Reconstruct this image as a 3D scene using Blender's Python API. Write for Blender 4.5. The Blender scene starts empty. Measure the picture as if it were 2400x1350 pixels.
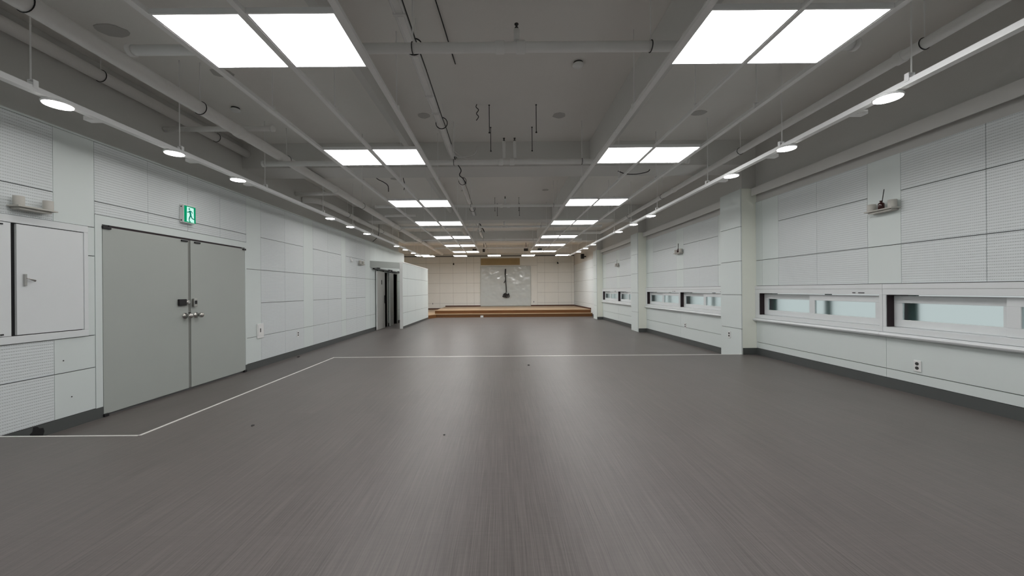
import bpy, math, random
from mathutils import Matrix, Vector, noise
random.seed(7)
SC = bpy.context.scene
COL = SC.collection
PI = math.pi

# ------------------------------------------------------------------ camera, world, exposure
CAM_Z = 1.38
cd = bpy.data.cameras.new('camera'); cam = bpy.data.objects.new('camera', cd); COL.objects.link(cam)
cd.sensor_fit = 'HORIZONTAL'; cd.sensor_width = 36.0; cd.lens = 867.0 / 2400.0 * 36.0
cd.shift_x = 24.0 / 2400.0; cd.shift_y = 5.0 / 2400.0; cd.clip_start = 0.05; cd.clip_end = 200
cam.matrix_world = Matrix.Translation((0, 0, CAM_Z)) @ Matrix.Rotation(0.008, 4, 'Y') @ Matrix.Rotation(PI / 2, 4, 'X')
SC.camera = cam
w = bpy.data.worlds.new('daylight_outside'); SC.world = w; w.use_nodes = True
wb = w.node_tree.nodes['Background']; wb.inputs[0].default_value = (0.90, 0.97, 0.98, 1); wb.inputs[1].default_value = 0.60
SC.view_settings.view_transform = 'Standard'; SC.view_settings.look = 'None'
SC.view_settings.gamma = 1.0; SC.view_settings.use_curve_mapping = False
SC.view_settings.exposure = 0.0
SC.cycles.use_denoising = True
SC.cycles.max_bounces = 10; SC.cycles.diffuse_bounces = 6
SC.cycles.sample_clamp_indirect = 6.0
L_PANEL, L_DOWN, L_STAGE = 13.2, 32.0, 26.0

# ------------------------------------------------------------------ materials
def nt(name):
    m = bpy.data.materials.new(name); m.use_nodes = True
    t = m.node_tree; return m, t, t.nodes, t.links, t.nodes['Principled BSDF']
def setv(b, col=None, rough=None, metal=None, spec=None):
    if col is not None: b.inputs['Base Color'].default_value = (*col, 1)
    if rough is not None: b.inputs['Roughness'].default_value = rough
    if metal is not None: b.inputs['Metallic'].default_value = metal
    if spec is not None: b.inputs['Specular IOR Level'].default_value = spec
def mat(name, col, rough=0.5, metal=0.0, spec=0.4, var=0.04, vscale=3.0, bump=0.0, bscale=60.0):
    m, t, N, L, b = nt(name); setv(b, col, rough, metal, spec)
    tc = N.new('ShaderNodeTexCoord')
    if var:
        n = N.new('ShaderNodeTexNoise'); n.inputs['Scale'].default_value = vscale; n.inputs['Detail'].default_value = 4
        L.new(tc.outputs['Object'], n.inputs['Vector'])
        mx = N.new('ShaderNodeMix'); mx.data_type = 'RGBA'
        mx.inputs[6].default_value = (*[c * (1 - var) for c in col], 1); mx.inputs[7].default_value = (*[min(1, c * (1 + var)) for c in col], 1)
        L.new(n.outputs['Fac'], mx.inputs[0]); L.new(mx.outputs[2], b.inputs['Base Color'])
    if bump:
        n2 = N.new('ShaderNodeTexNoise'); n2.inputs['Scale'].default_value = bscale; n2.inputs['Detail'].default_value = 3
        L.new(tc.outputs['Object'], n2.inputs['Vector'])
        bp = N.new('ShaderNodeBump'); bp.inputs['Strength'].default_value = bump; bp.inputs['Distance'].default_value = 0.01
        L.new(n2.outputs['Fac'], bp.inputs['Height']); L.new(bp.outputs[0], b.inputs['Normal'])
    return m
def emit(name, col, s):
    m = bpy.data.materials.new(name); m.use_nodes = True; t = m.node_tree; t.nodes.clear()
    e = t.nodes.new('ShaderNodeEmission'); o = t.nodes.new('ShaderNodeOutputMaterial')
    e.inputs[0].default_value = (*col, 1); e.inputs[1].default_value = s; t.links.new(e.outputs[0], o.inputs[0]); return m
def math_node(N, L, op, a, b=None, c=None):
    n = N.new('ShaderNodeMath'); n.operation = op
    for i, v in enumerate((a, b, c)):
        if v is None: continue
        if isinstance(v, (int, float)): n.inputs[i].default_value = v
        else: L.new(v, n.inputs[i])
    return n.outputs[0]

WALLC = (0.70, 0.76, 0.748)
def perforated(name):
    m, t, N, L, b = nt(name); setv(b, WALLC, 0.55, 0, 0.35)
    tc = N.new('ShaderNodeTexCoord'); sp = N.new('ShaderNodeSeparateXYZ'); L.new(tc.outputs['Object'], sp.inputs[0])
    row = math_node(N, L, 'PINGPONG', sp.outputs['Z'], 0.014); row = math_node(N, L, 'MULTIPLY', row, 1 / 0.014)
    uy = math_node(N, L, 'ADD', sp.outputs['Y'], sp.outputs['X'])
    colm = math_node(N, L, 'PINGPONG', uy, 0.008); colm = math_node(N, L, 'MULTIPLY', colm, 1 / 0.008)
    r1 = math_node(N, L, 'MULTIPLY_ADD', row, 3.0, -1.55)
    c1 = math_node(N, L, 'MULTIPLY_ADD', colm, 2.6, -0.35)
    cl = N.new('ShaderNodeClamp'); L.new(r1, cl.inputs[0]); cl2 = N.new('ShaderNodeClamp'); L.new(c1, cl2.inputs[0])
    hole = math_node(N, L, 'MULTIPLY', cl.outputs[0], cl2.outputs[0])
    mx = N.new('ShaderNodeMix'); mx.data_type = 'RGBA'; mx.inputs[6].default_value = (0.725, 0.77, 0.78, 1); mx.inputs[7].default_value = (0.575, 0.615, 0.62, 1)
    L.new(hole, mx.inputs[0]); L.new(mx.outputs[2], b.inputs['Base Color'])
    inv = math_node(N, L, 'SUBTRACT', 1.0, hole)
    bp = N.new('ShaderNodeBump'); bp.inputs['Strength'].default_value = 0.5; bp.inputs['Distance'].default_value = 0.004
    L.new(inv, bp.inputs['Height']); L.new(bp.outputs[0], b.inputs['Normal'])
    return m
def floor_mat(name):
    m, t, N, L, b = nt(name); setv(b, (0.13, 0.12, 0.115), 0.42, 0, 0.45)
    tc = N.new('ShaderNodeTexCoord'); sp = N.new('ShaderNodeSeparateXYZ'); L.new(tc.outputs['Object'], sp.inputs[0])
    # plank modules 0.30 x 1.22 with a small tone shift each
    bx = N.new('ShaderNodeTexBrick'); mp0 = N.new('ShaderNodeMapping'); mp0.inputs['Rotation'].default_value = (0, 0, PI / 2)
    L.new(tc.outputs['Object'], mp0.inputs['Vector']); L.new(mp0.outputs[0], bx.inputs['Vector'])
    bx.inputs['Scale'].default_value = 1.0; bx.inputs['Brick Width'].default_value = 1.22; bx.inputs['Row Height'].default_value = 0.305
    bx.inputs['Mortar Size'].default_value = 0.0012; bx.inputs['Color1'].default_value = (0.97, 0.97, 0.97, 1); bx.inputs['Color2'].default_value = (1.03, 1.03, 1.03, 1); bx.inputs['Mortar'].default_value = (0.86, 0.86, 0.86, 1)
    def streak(sx, sy, det):
        mp = N.new('ShaderNodeMapping'); mp.inputs['Scale'].default_value = (sx, sy, 1)
        L.new(tc.outputs['Object'], mp.inputs['Vector'])
        n = N.new('ShaderNodeTexNoise'); n.inputs['Scale'].default_value = 1.0; n.inputs['Detail'].default_value = det; n.inputs['Roughness'].default_value = 0.65
        L.new(mp.outputs[0], n.inputs['Vector']); return n.outputs['Fac']
    s1 = streak(170, 2.2, 4); s2 = streak(60, 1.2, 2); s3 = streak(9, 70, 3); s4 = streak(0.9, 1.3, 3)
    a = math_node(N, L, 'MULTIPLY_ADD', s1, 1.5, -0.75)
    c = math_node(N, L, 'MULTIPLY_ADD', s2, 0.30, -0.15)
    d = math_node(N, L, 'MULTIPLY_ADD', s3, 0.22, -0.11)
    e = math_node(N, L, 'MULTIPLY_ADD', s4, 0.20, -0.10)
    tot = math_node(N, L, 'ADD', math_node(N, L, 'ADD', a, c), math_node(N, L, 'ADD', d, e))
    tot = math_node(N, L, 'ADD', tot, 1.0)
    hsv = N.new('ShaderNodeMix'); hsv.data_type = 'RGBA'; hsv.blend_type = 'MULTIPLY'; hsv.inputs[0].default_value = 1.0
    cmb = N.new('ShaderNodeCombineColor'); L.new(tot, cmb.inputs[0]); L.new(tot, cmb.inputs[1]); L.new(tot, cmb.inputs[2])
    base = N.new('ShaderNodeMix'); base.data_type = 'RGBA'; base.blend_type = 'MULTIPLY'; base.inputs[0].default_value = 1.0
    base.inputs[6].default_value = (0.125, 0.111, 0.105, 1); L.new(bx.outputs['Color'], base.inputs[7])
    L.new(base.outputs[2], hsv.inputs[6]); L.new(cmb.outputs[0], hsv.inputs[7]); L.new(hsv.outputs[2], b.inputs['Base Color'])
    rg = math_node(N, L, 'MULTIPLY_ADD', s1, 0.25, 0.29); L.new(rg, b.inputs['Roughness'])
    bp = N.new('ShaderNodeBump'); bp.inputs['Strength'].default_value = 0.25; bp.inputs['Distance'].default_value = 0.001
    L.new(s1, bp.inputs['Height']); L.new(bp.outputs[0], b.inputs['Normal'])
    return m
def concrete(name, c1, c2):
    m, t, N, L, b = nt(name); setv(b, c1, 0.8, 0, 0.2)
    tc = N.new('ShaderNodeTexCoord')
    n = N.new('ShaderNodeTexNoise'); n.inputs['Scale'].default_value = 0.7; n.inputs['Detail'].default_value = 6; n.inputs['Roughness'].default_value = 0.6
    L.new(tc.outputs['Object'], n.inputs['Vector'])
    mx = N.new('ShaderNodeMix'); mx.data_type = 'RGBA'; mx.inputs[6].default_value = (*c1, 1); mx.inputs[7].default_value = (*c2, 1)
    L.new(n.outputs['Fac'], mx.inputs[0]); L.new(mx.outputs[2], b.inputs['Base Color'])
    n2 = N.new('ShaderNodeTexNoise'); n2.inputs['Scale'].default_value = 14; n2.inputs['Detail'].default_value = 5
    L.new(tc.outputs['Object'], n2.inputs['Vector'])
    bp = N.new('ShaderNodeBump'); bp.inputs['Strength'].default_value = 0.25; bp.inputs['Distance'].default_value = 0.01
    L.new(n2.outputs['Fac'], bp.inputs['Height']); L.new(bp.outputs[0], b.inputs['Normal'])
    return m
def wood(name, c1, c2):
    m, t, N, L, b = nt(name); setv(b, c1, 0.4, 0, 0.4)
    tc = N.new('ShaderNodeTexCoord'); mp = N.new('ShaderNodeMapping'); mp.inputs['Scale'].default_value = (0.8, 14, 14)
    L.new(tc.outputs['Object'], mp.inputs['Vector'])
    n = N.new('ShaderNodeTexNoise'); n.inputs['Scale'].default_value = 2; n.inputs['Detail'].default_value = 5
    L.new(mp.outputs[0], n.inputs['Vector'])
    mx = N.new('ShaderNodeMix'); mx.data_type = 'RGBA'; mx.inputs[6].default_value = (*c1, 1); mx.inputs[7].default_value = (*c2, 1)
    L.new(n.outputs['Fac'], mx.inputs[0]); L.new(mx.outputs[2], b.inputs['Base Color']); return m
def frosted(name):
    m, t, N, L, b = nt(name); setv(b, (0.86, 0.93, 0.92), 0.60, 0, 0.5)
    b.inputs['Transmission Weight'].default_value = 1.0; b.inputs['IOR'].default_value = 1.12; return m

M = dict(
    wall=mat('white_wall_panel', WALLC, 0.55, var=0.02, vscale=1.2),
    perf=perforated('perforated_wall_panel'),
    cream=mat('cream_white_paint', (0.89, 0.915, 0.83), 0.6, var=0.03),
    back_panel=mat('warm_white_wall_panel', (0.78, 0.785, 0.755), 0.6, var=0.03),
    joint=mat('dark_joint', (0.16, 0.165, 0.165), 0.8, var=0),
    grey_paint=concrete('grey_painted_plaster', (0.60, 0.60, 0.58), (0.68, 0.675, 0.655)),
    slab=concrete('grey_painted_slab', (0.79, 0.775, 0.745), (0.88, 0.865, 0.835)),
    beam=concrete('grey_painted_beam', (0.68, 0.68, 0.66), (0.77, 0.765, 0.745)),
    patch=concrete('rough_concrete_patch', (0.42, 0.41, 0.395), (0.62, 0.61, 0.59)),
    floor=floor_mat('woven_vinyl_floor'),
    base=mat('dark_grey_baseboard', (0.085, 0.092, 0.090), 0.5, var=0.06),
    metal=mat('aluminium_edge', (0.90, 0.88, 0.85), 0.35, 0.35, var=0.05, vscale=20),
    steel=mat('brushed_steel', (0.55, 0.54, 0.52), 0.22, 1.0, var=0.05, vscale=30),
    rail=mat('grey_painted_steel', (0.93, 0.93, 0.92), 0.5, var=0.05, vscale=6),
    track=mat('white_powder_coat', (0.90, 0.91, 0.91), 0.45, var=0.02),
    pipe=mat('grey_painted_pipe', (0.90, 0.90, 0.885), 0.55, var=0.06, vscale=4),
    black=mat('black_rubber', (0.012, 0.012, 0.013), 0.5, var=0),
    cable=mat('black_cable_sheath', (0.02, 0.02, 0.022), 0.5, var=0),
    clear=mat('grey_conduit_plastic', (0.80, 0.80, 0.79), 0.25, var=0.06, spec=0.7),
    stile=mat('dark_teal_stile', (0.055, 0.10, 0.095), 0.5, var=0),
    white=mat('white_plastic', (0.82, 0.83, 0.82), 0.4, var=0.02),
    frame=mat('white_window_vinyl', (0.755, 0.785, 0.795), 0.35, var=0.02),
    gasket=mat('dark_red_black_gasket', (0.018, 0.008, 0.011), 0.6, var=0),
    door=mat('grey_door_paint', (0.42, 0.45, 0.425), 0.45, var=0.03, vscale=2),
    wdoor=mat('pale_grey_sliding_door', (0.42, 0.42, 0.40), 0.5, var=0.04),
    ivory=mat('ivory_ceramic', (0.52, 0.51, 0.47), 0.5, var=0.03),
    amber=mat('dark_amber_glass', (0.035, 0.006, 0.005), 0.08, spec=0.6, var=0),
    reed=mat('black_reed', (0.03, 0.03, 0.03), 0.7, var=0),
    dark=mat('dark_interior', (0.05, 0.05, 0.048), 0.8, var=0.05),
    wood=wood('oak_stage_boards', (0.36, 0.245, 0.145), (0.45, 0.32, 0.20)),
    riser=wood('brown_stage_riser', (0.14, 0.056, 0.016), (0.20, 0.09, 0.028)),
    brown=mat('dark_brown_skirting', (0.07, 0.022, 0.012), 0.5, var=0.05),
    ochre=mat('ochre_adhesive', (0.36, 0.27, 0.14), 0.6, var=0.15, vscale=2.5),
    glass=frosted('frosted_glass'),
    led=emit('led_panel_glow', (1.0, 0.985, 0.98), L_PANEL),
    down=emit('downlight_glow', (1.0, 0.97, 0.93), L_DOWN),
    sled=emit('stage_panel_glow', (1.0, 0.985, 0.965), L_STAGE),
    sgreen=emit('sign_green', (0.0, 0.30, 0.13), 0.9),
    swhite=emit('sign_white', (0.62, 1.0, 0.88), 0.95),
    sdark=emit('sign_runner_green', (0.0, 0.20, 0.13), 0.9),
)
def film_mat():
    m, t, N, L, b = nt('clear_plastic_film'); setv(b, (0.56, 0.60, 0.60), 0.12, 0, 0.6); return m
M['film'] = film_mat()

# ------------------------------------------------------------------ mesh helpers
class MB:
    def __init__(s): s.v = []; s.f = []; s.mi = []; s.sm = []
    def add(s, vs, fs, mi=0, smooth=False):
        o = len(s.v); s.v += [tuple(v) for v in vs]
        for f in fs: s.f.append(tuple(o + i for i in f)); s.mi.append(mi); s.sm.append(smooth)
        return s
    def box(s, x0, x1, y0, y1, z0, z1, mi=0):
        if x0 > x1: x0, x1 = x1, x0
        if y0 > y1: y0, y1 = y1, y0
        if z0 > z1: z0, z1 = z1, z0
        return s.add([(x0, y0, z0), (x1, y0, z0), (x1, y1, z0), (x0, y1, z0), (x0, y0, z1), (x1, y0, z1), (x1, y1, z1), (x0, y1, z1)],
                     [(0, 3, 2, 1), (4, 5, 6, 7), (0, 1, 5, 4), (1, 2, 6, 5), (2, 3, 7, 6), (3, 0, 4, 7)], mi)
    def prism(s, poly, axis, a, b, mi=0, smooth=False):
        """poly in the two other axes (cyclic order), extruded from a to b along axis"""
        def P(u, v, t): return {'x': (t, u, v), 'y': (u, t, v), 'z': (u, v, t)}[axis]
        n = len(poly); vs = [P(u, v, a) for u, v in poly] + [P(u, v, b) for u, v in poly]
        s.add(vs, [tuple(range(n))[::-1], tuple(range(n, 2 * n))], mi)
        o = len(s.v) - 2 * n
        for i in range(n): s.f.append((o + i, o + (i + 1) % n, o + n + (i + 1) % n, o + n + i)); s.mi.append(mi); s.sm.append(smooth)
        return s
    def tube(s, pts, r, n=12, mi=0, cap=True):
        pts = [Vector(p) for p in pts]; rings = []; up = None
        for i, p in enumerate(pts):
            d = (pts[min(i + 1, len(pts) - 1)] - pts[max(i - 1, 0)]).normalized()
            if up is None: up = Vector((0, 0, 1)) if abs(d.z) < 0.9 else Vector((1, 0, 0))
            a = d.cross(up); 
            if a.length < 1e-5: a = d.orthogonal()
            a.normalize(); b = a.cross(d); up = b
            rr = r[i] if isinstance(r, (list, tuple)) else r
            rings.append([p + a * (rr * math.cos(2 * PI * k / n)) + b * (rr * math.sin(2 * PI * k / n)) for k in range(n)])
        vs = [v for R in rings for v in R]; fs = []
        for i in range(len(rings) - 1):
            for k in range(n): fs.append((i * n + k, i * n + (k + 1) % n, (i + 1) * n + (k + 1) % n, (i + 1) * n + k))
        s.add(vs, fs, mi, True)
        if cap:
            o = len(s.v) - len(vs)
            s.f += [tuple(o + k for k in range(n))[::-1], tuple(o + (len(rings) - 1) * n + k for k in range(n))]; s.mi += [mi, mi]; s.sm += [False, False]
        return s
    def lathe(s, prof, c, n=24, mi=0, axis='z', smooth=True):
        vs = []; fs = []
        for r, h in prof:
            for k in range(n):
                a = 2 * PI * k / n; u, v = r * math.cos(a), r * math.sin(a)
                vs.append({'z': (c[0] + u, c[1] + v, c[2] + h), 'x': (c[0] + h, c[1] + u, c[2] + v), 'y': (c[0] + u, c[1] + h, c[2] + v)}[axis])
        for i in range(len(prof) - 1):
            for k in range(n): fs.append((i * n + k, i * n + (k + 1) % n, (i + 1) * n + (k + 1) % n, (i + 1) * n + k))
        s.add(vs, fs, mi, smooth)
        o = len(s.v) - len(vs)
        if prof[0][0] > 1e-4: s.f.append(tuple(o + k for k in range(n))[::-1]); s.mi.append(mi); s.sm.append(False)
        if prof[-1][0] > 1e-4: s.f.append(tuple(o + (len(prof) - 1) * n + k for k in range(n))); s.mi.append(mi); s.sm.append(False)
        return s
    def ring(s, c, R, r, axis='y', n=20, m=6, a0=0.0, a1=2 * PI):
        pts = []
        for k in range(n + 1):
            a = a0 + (a1 - a0) * k / n; u, v = R * math.cos(a), R * math.sin(a)
            pts.append({'y': (c[0] + u, c[1], c[2] + v), 'z': (c[0] + u, c[1] + v, c[2]), 'x': (c[0], c[1] + u, c[2] + v)}[axis])
        return s.tube(pts, r, m)
    def build(s, name, mats, parent=None, bevel=0.0):
        org = Vector(parent['_o']) if parent is not None and '_o' in parent else Vector((0, 0, 0))
        me = bpy.data.meshes.new(name)
        me.from_pydata([tuple(Vector(v) - org) for v in s.v], [], s.f); me.validate()
        for m_ in (mats if isinstance(mats, (list, tuple)) else [mats]): me.materials.append(m_)
        if len(me.polygons) == len(s.mi):
            me.polygons.foreach_set('material_index', s.mi); me.polygons.foreach_set('use_smooth', s.sm)
        o = bpy.data.objects.new(name, me); COL.objects.link(o)
        if parent is not None:
            o.parent = parent; o['_o'] = tuple(org)
        if bevel:
            md = o.modifiers.new('bevel', 'BEVEL'); md.width = bevel; md.segments = 2; md.limit_method = 'ANGLE'
        return o
def B(*a): return MB().box(*a)
def thing(name, label, cat, loc, group=None):
    o = bpy.data.objects.new(name, None); COL.objects.link(o); o.empty_display_size = 0.05
    o.location = loc; o['_o'] = tuple(loc); o['label'] = label; o['category'] = cat
    if group: o['group'] = group
    return o
def struct(o, label=None, cat=None):
    o['kind'] = 'structure'
    if label: o['label'] = label; o['category'] = cat
    return o
def structure(name, label, cat):
    o = bpy.data.objects.new(name, None); COL.objects.link(o); o['_o'] = (0, 0, 0); return struct(o, label, cat)
def dup(src, loc, label):
    c = src.copy(); COL.objects.link(c); c.location = loc; c['_o'] = tuple(loc); c['label'] = label
    for ch in list(src.children):
        d = ch.copy(); COL.objects.link(d); d.parent = c
        for g in list(ch.children):
            e = g.copy(); COL.objects.link(e); e.parent = d
    return c
def smooth_path(P, k=6):
    P = [Vector(p) for p in P]; out = []
    for i in range(len(P) - 1):
        p0, p1, p2, p3 = P[max(i - 1, 0)], P[i], P[i + 1], P[min(i + 2, len(P) - 1)]
        for j in range(k):
            t = j / k
            out.append(0.5 * ((2 * p1) + (p2 - p0) * t + (2 * p0 - 5 * p1 + 4 * p2 - p3) * t * t + (3 * p1 - p0 - 3 * p2 + p3) * t ** 3))
    out.append(P[-1]); return out
ORD = ['first', 'second', 'third', 'fourth', 'fifth', 'sixth', 'seventh', 'eighth', 'ninth', 'tenth', 'eleventh', 'twelfth']

# ------------------------------------------------------------------ main dimensions (metres; Y runs into the room)
XL, XR, XP = -4.45, 4.63, 4.355          # left cladding face, right cladding face, pillar face
ZC = 4.08                                 # slab underside
PLAT = 0.174                              # raised floor
Y0 = -4.0                                 # wall behind the camera
YB = 23.6                                 # far wall
PIL = [(1.60, 2.23), (6.73, 7.36), (11.85, 12.46), (16.97, 17.58)]

# ------------------------------------------------------------------ floor
fl = structure('floor', 'grey brown woven vinyl floor with a raised area inside metal edging', 'floor')
B(-7.2, 5.2, Y0, YB + 0.3, -0.2, 0.0).build('lower_floor', M['floor'], fl)
MB().prism([(XL, Y0), (4.65, Y0), (4.65, 6.74), (-3.07, 6.74), (-3.07, 3.13), (XL, 3.13)], 'z', 0.0005, PLAT).build('raised_floor', M['floor'], fl)
def strip(name, x0, x1, y0, y1, label):
    o = B(x0, x1, y0, y1, PLAT - 0.012, PLAT + 0.003).build(name, M['metal']); struct(o, label, 'trim')
strip('trim_1', -3.085, XP, 6.735, 6.765, 'thin metal edge strip across the far end of the raised floor')
strip('trim_2', -3.085, -3.06, 3.13, 6.735, 'thin metal edge strip along the raised floor beside the double door')
strip('trim_3', XL, -3.085, 3.118, 3.136, 'thin metal edge strip from raised floor corner to left wall')

# ------------------------------------------------------------------ ceiling, beams
ce = structure('ceiling', 'grey painted exposed concrete ceiling with deep beams', 'ceiling')
B(-7.2, 5.2, Y0, YB + 0.3, ZC, ZC + 0.2).build('slab', M['slab'], ce)
for a, b in PIL + [(22.1, 22.7)]:
    B(-4.70 if a < 17 else -7.0, 4.64, a, b, 3.63, ZC - 0.001).build('beam', M['beam'], ce)
for (x0, x1, zb) in ((1.62, 1.76, 3.64), (-1.66, -1.57, 3.86)):
    ys = [Y0] + [v for p in PIL for v in p] + [22.1]
    for i in range(0, len(ys) - 1, 2):
        B(x0, x1, ys[i] + 0.002, ys[i + 1] - 0.002, zb, ZC - 0.001).build('joist', M['beam'], ce)
def patch(x, y, rx, ry, seed):
    rnd = random.Random(seed); P = []
    for k in range(16):
        a = 2 * PI * k / 16; q = 1 + 0.18 * (rnd.random() - 0.5)
        P.append((x + rx * q * math.cos(a), y + ry * q * math.sin(a)))
    MB().prism(P, 'z', ZC - 0.006, ZC + 0.01).build('patch', M['patch'], ce)
for i, (x, y, rx, ry) in enumerate([(-3.98, 3.80, .15, .10), (-3.42, 4.55, .13, .09), (-1.18, 5.70, .09, .09), (.91, 5.73, .10, .09), (3.05, 5.68, .11, .09), (-2.55, 8.9, .10, .08), (-1.0, 10.0, .08, .07), (1.2, 10.0, .09, .08), (2.5, 4.15, .06, .05)]):
    patch(x, y, rx, ry, i)

# ------------------------------------------------------------------ wall cladding helper
def rects_minus(r, holes):
    out = [r]
    for h in holes:
        nxt = []
        for (a0, a1, b0, b1) in out:
            if h[0] >= a1 or h[1] <= a0 or h[2] >= b1 or h[3] <= b0: nxt.append((a0, a1, b0, b1)); continue
            if h[2] > b0: nxt.append((a0, a1, b0, h[2]))
            if h[3] < b1: nxt.append((a0, a1, h[3], b1))
            lo, hi = max(b0, h[2]), min(b1, h[3])
            if h[0] > a0: nxt.append((a0, h[0], lo, hi))
            if h[1] < a1: nxt.append((h[1], a1, lo, hi))
        out = nxt
    return [q for q in out if q[1] - q[0] > 0.012 and q[3] - q[2] > 0.012]
def clad(parent, xf, xb, cols, rows_perf, rows_flat, holes=(), axis='x', gap=0.0035, pm=None, fm=None):
    pm = pm or M['perf']; fm = fm or M['wall']
    for (a0, a1, kind) in cols:
        rows = rows_perf if kind == 'p' else rows_flat
        for b0, b1 in zip(rows[:-1], rows[1:]):
            for (c0, c1, d0, d1) in rects_minus((a0, a1, b0, b1), holes):
                g = gap
                if axis == 'x': mb = B(xf, xb, c0 + g * .6, c1 - g * .6, d0 + g * 1.25, d1 - g * 1.25)
                else: mb = B(c0 + g, c1 - g, xf, xb, d0 + g, d1 - g)
                mb.build('panel', pm if kind == 'p' else fm, parent)

# ------------------------------------------------------------------ left wall
wl = structure('wall_left', 'white acoustic panel wall with the double door under grey plaster', 'wall')
LTOP = 3.045
segs = [(Y0, 13.88, 0, LTOP), (14.37, 15.0, 0, LTOP), (15.7, 16.9, 0, LTOP), (13.88, 14.37, 2.08, LTOP), (15.0, 15.7, 2.08, LTOP)]
mb = MB()
for (a, b, c, d) in segs: mb.box(XL - 0.25, XL + -0.018, a, b, c, d)
mb.build('backing', M['joint'], wl)
B(-4.95, -4.70, Y0, 16.9, LTOP, ZC - 0.001).build('plaster_band', M['grey_paint'], wl)
B(-4.70, XL - 0.002, Y0, 16.9, LTOP + 0.0005, LTOP + 0.02).build('ledge', M['wall'], wl)
rowsP = [.12, .574, 1.18, 1.787, 2.39, LTOP]; rowsF = [.12, .574, 1.787, LTOP]
colsL = [(-0.5, .26, 'p'), (.26, 1.02, 'p'), (1.02, 1.41, 'f'), (1.41, 2.16, 'p'), (2.16, 2.915, 'p'), (2.915, 3.674, 'p'), (3.674, 4.046, 'f'),
         (4.046, 4.66, 'p'), (4.66, 5.254, 'p'), (5.254, 5.854, 'p'), (5.854, 6.45, 'p'), (6.45, 6.837, 'f'), (6.837, 7.594, 'p'), (7.594, 8.31, 'p'),
         (8.31, 8.73, 'f'), (8.73, 9.475, 'p'), (9.475, 10.26, 'p'), (10.26, 10.57, 'f'), (10.57, 11.33, 'p'), (11.33, 12.06, 'p'), (12.06, 12.51, 'f')]
holesL = [(4.046, 6.45, 0, 2.248), (2.70, 3.975, .925, 2.10)]
clad(wl, XL, XL - 0.018, colsL, rowsP, rowsF, holesL)
clad(wl, XL, XL - 0.018, [(12.51, 13.2, 'f'), (13.2, 13.9, 'f'), (13.9, 14.6, 'f'), (14.6, 15.3, 'f'), (15.3, 16.1, 'f'), (16.1, 16.9, 'f')], rowsP, [.12, .574, 1.787, 2.21, LTOP],
     [(13.83, 14.42, 0, 2.12), (14.95, 15.75, 0, 2.12)])
for (a, b) in ((13.88, 14.37), (15.0, 15.7)):                # toilet doorways: dark rooms behind
    m_ = MB(); m_.box(-5.4, -4.70, a - .04, a, 0, 2.12); m_.box(-5.4, -4.70, b, b + .04, 0, 2.12); m_.box(-5.44, -5.4, a - .04, b + .04, 0, 2.12); m_.box(-5.4, -4.70, a, b, 2.08, 2.12)
    m_.build('doorway_recess', M['wdoor'], wl)
    j = MB(); j.box(XL - .2, XL + .012, a - .05, a, 0, 2.12); j.box(XL - .2, XL + .012, b, b + .05, 0, 2.12); j.box(XL - .2, XL + .012, a, b, 2.08, 2.12)
    j.build('door_jamb', M['wdoor'], wl)
# room opens out beyond the left wall at the stage
wfl = structure('wall_far_left', 'wall closing the wider part of the hall beside the stage', 'wall')
B(-7.2, -7.0, 16.9, YB, 0, ZC).build('plaster_band', M['back_panel'], wfl)
B(-7.2, -4.95, 16.7, 16.9, 0, ZC).build('return_wall', M['back_panel'], wfl)
wn = structure('wall_behind', 'plain white wall behind the viewer', 'wall')
B(-7.2, 5.2, Y0 - .2, Y0, 0, ZC).build('plaster_band', M['wall'], wn)

# ------------------------------------------------------------------ right wall with pillars
wr = structure('wall_right', 'white acoustic panel wall with pillars and low windows', 'wall')
RTOP = 2.94
BAYS = [(2.23, 6.73), (7.36, 11.85), (12.46, 16.97)]
ZS, ZW0, ZW1, ZWT, ZPB = .786, .905, 1.288, 1.357, 1.42
WINS = []
for (a, b) in BAYS:
    c = (a + b) / 2
    WINS.append((c + .04, b - .10)); WINS.append((a + .10, c - .04))
mb = MB()
for (a, b) in BAYS + [(Y0, 1.6), (17.58, YB)]:
    ww = [q for q in WINS if a < q[0] < b]
    if not ww: mb.box(XR + .02, XR + .30, a, b, 0, RTOP); continue
    mb.box(XR + .02, XR + .30, a, b, 0, ZW0); mb.box(XR + .02, XR + .30, a, b, ZW1, RTOP)
    e = sorted([a, b] + [v for q in ww for v in q])
    for i in range(0, len(e), 2): mb.box(XR + .02, XR + .30, e[i], e[i + 1], ZW0, ZW1)
mb.build('backing', M['joint'], wr)
B(XR + .012, XR + .30, Y0, YB, RTOP + .0005, ZC - 0.001).build('plaster_band', M['grey_paint'], wr)
for bi, (a, b) in enumerate(BAYS):
    c = (a + b) / 2; z0 = (PLAT if bi == 0 else 0) + .12
    cols = [(a, a + .15, 'f'), (a + .15, a + .545, 'f'), (a + .545, a + 1.30, 'p'), (a + 1.30, c - .195, 'p'), (c - .195, c + .195, 'f'),
            (c + .195, b - 1.30, 'p'), (b - 1.30, b - .545, 'p'), (b - .545, b - .165, 'f'), (b - .165, b, 'f')]
    clad(wr, XR, XR + .019, cols, [ZPB, 1.879, 2.498, RTOP], [ZPB, 1.879, RTOP])
    clad(wr, XR, XR + .019, [(a, c - .02, 'f'), (c - .02, b, 'f')], [], [z0, .403, ZS], fm=M['wall'])
clad(wr, XR, XR + .019, [(17.58 + .75 * i, 17.58 + .75 * (i + 1), 'p') for i in range(8)], [.12, .637, 1.258, 1.879, 2.504, RTOP], [])
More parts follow.
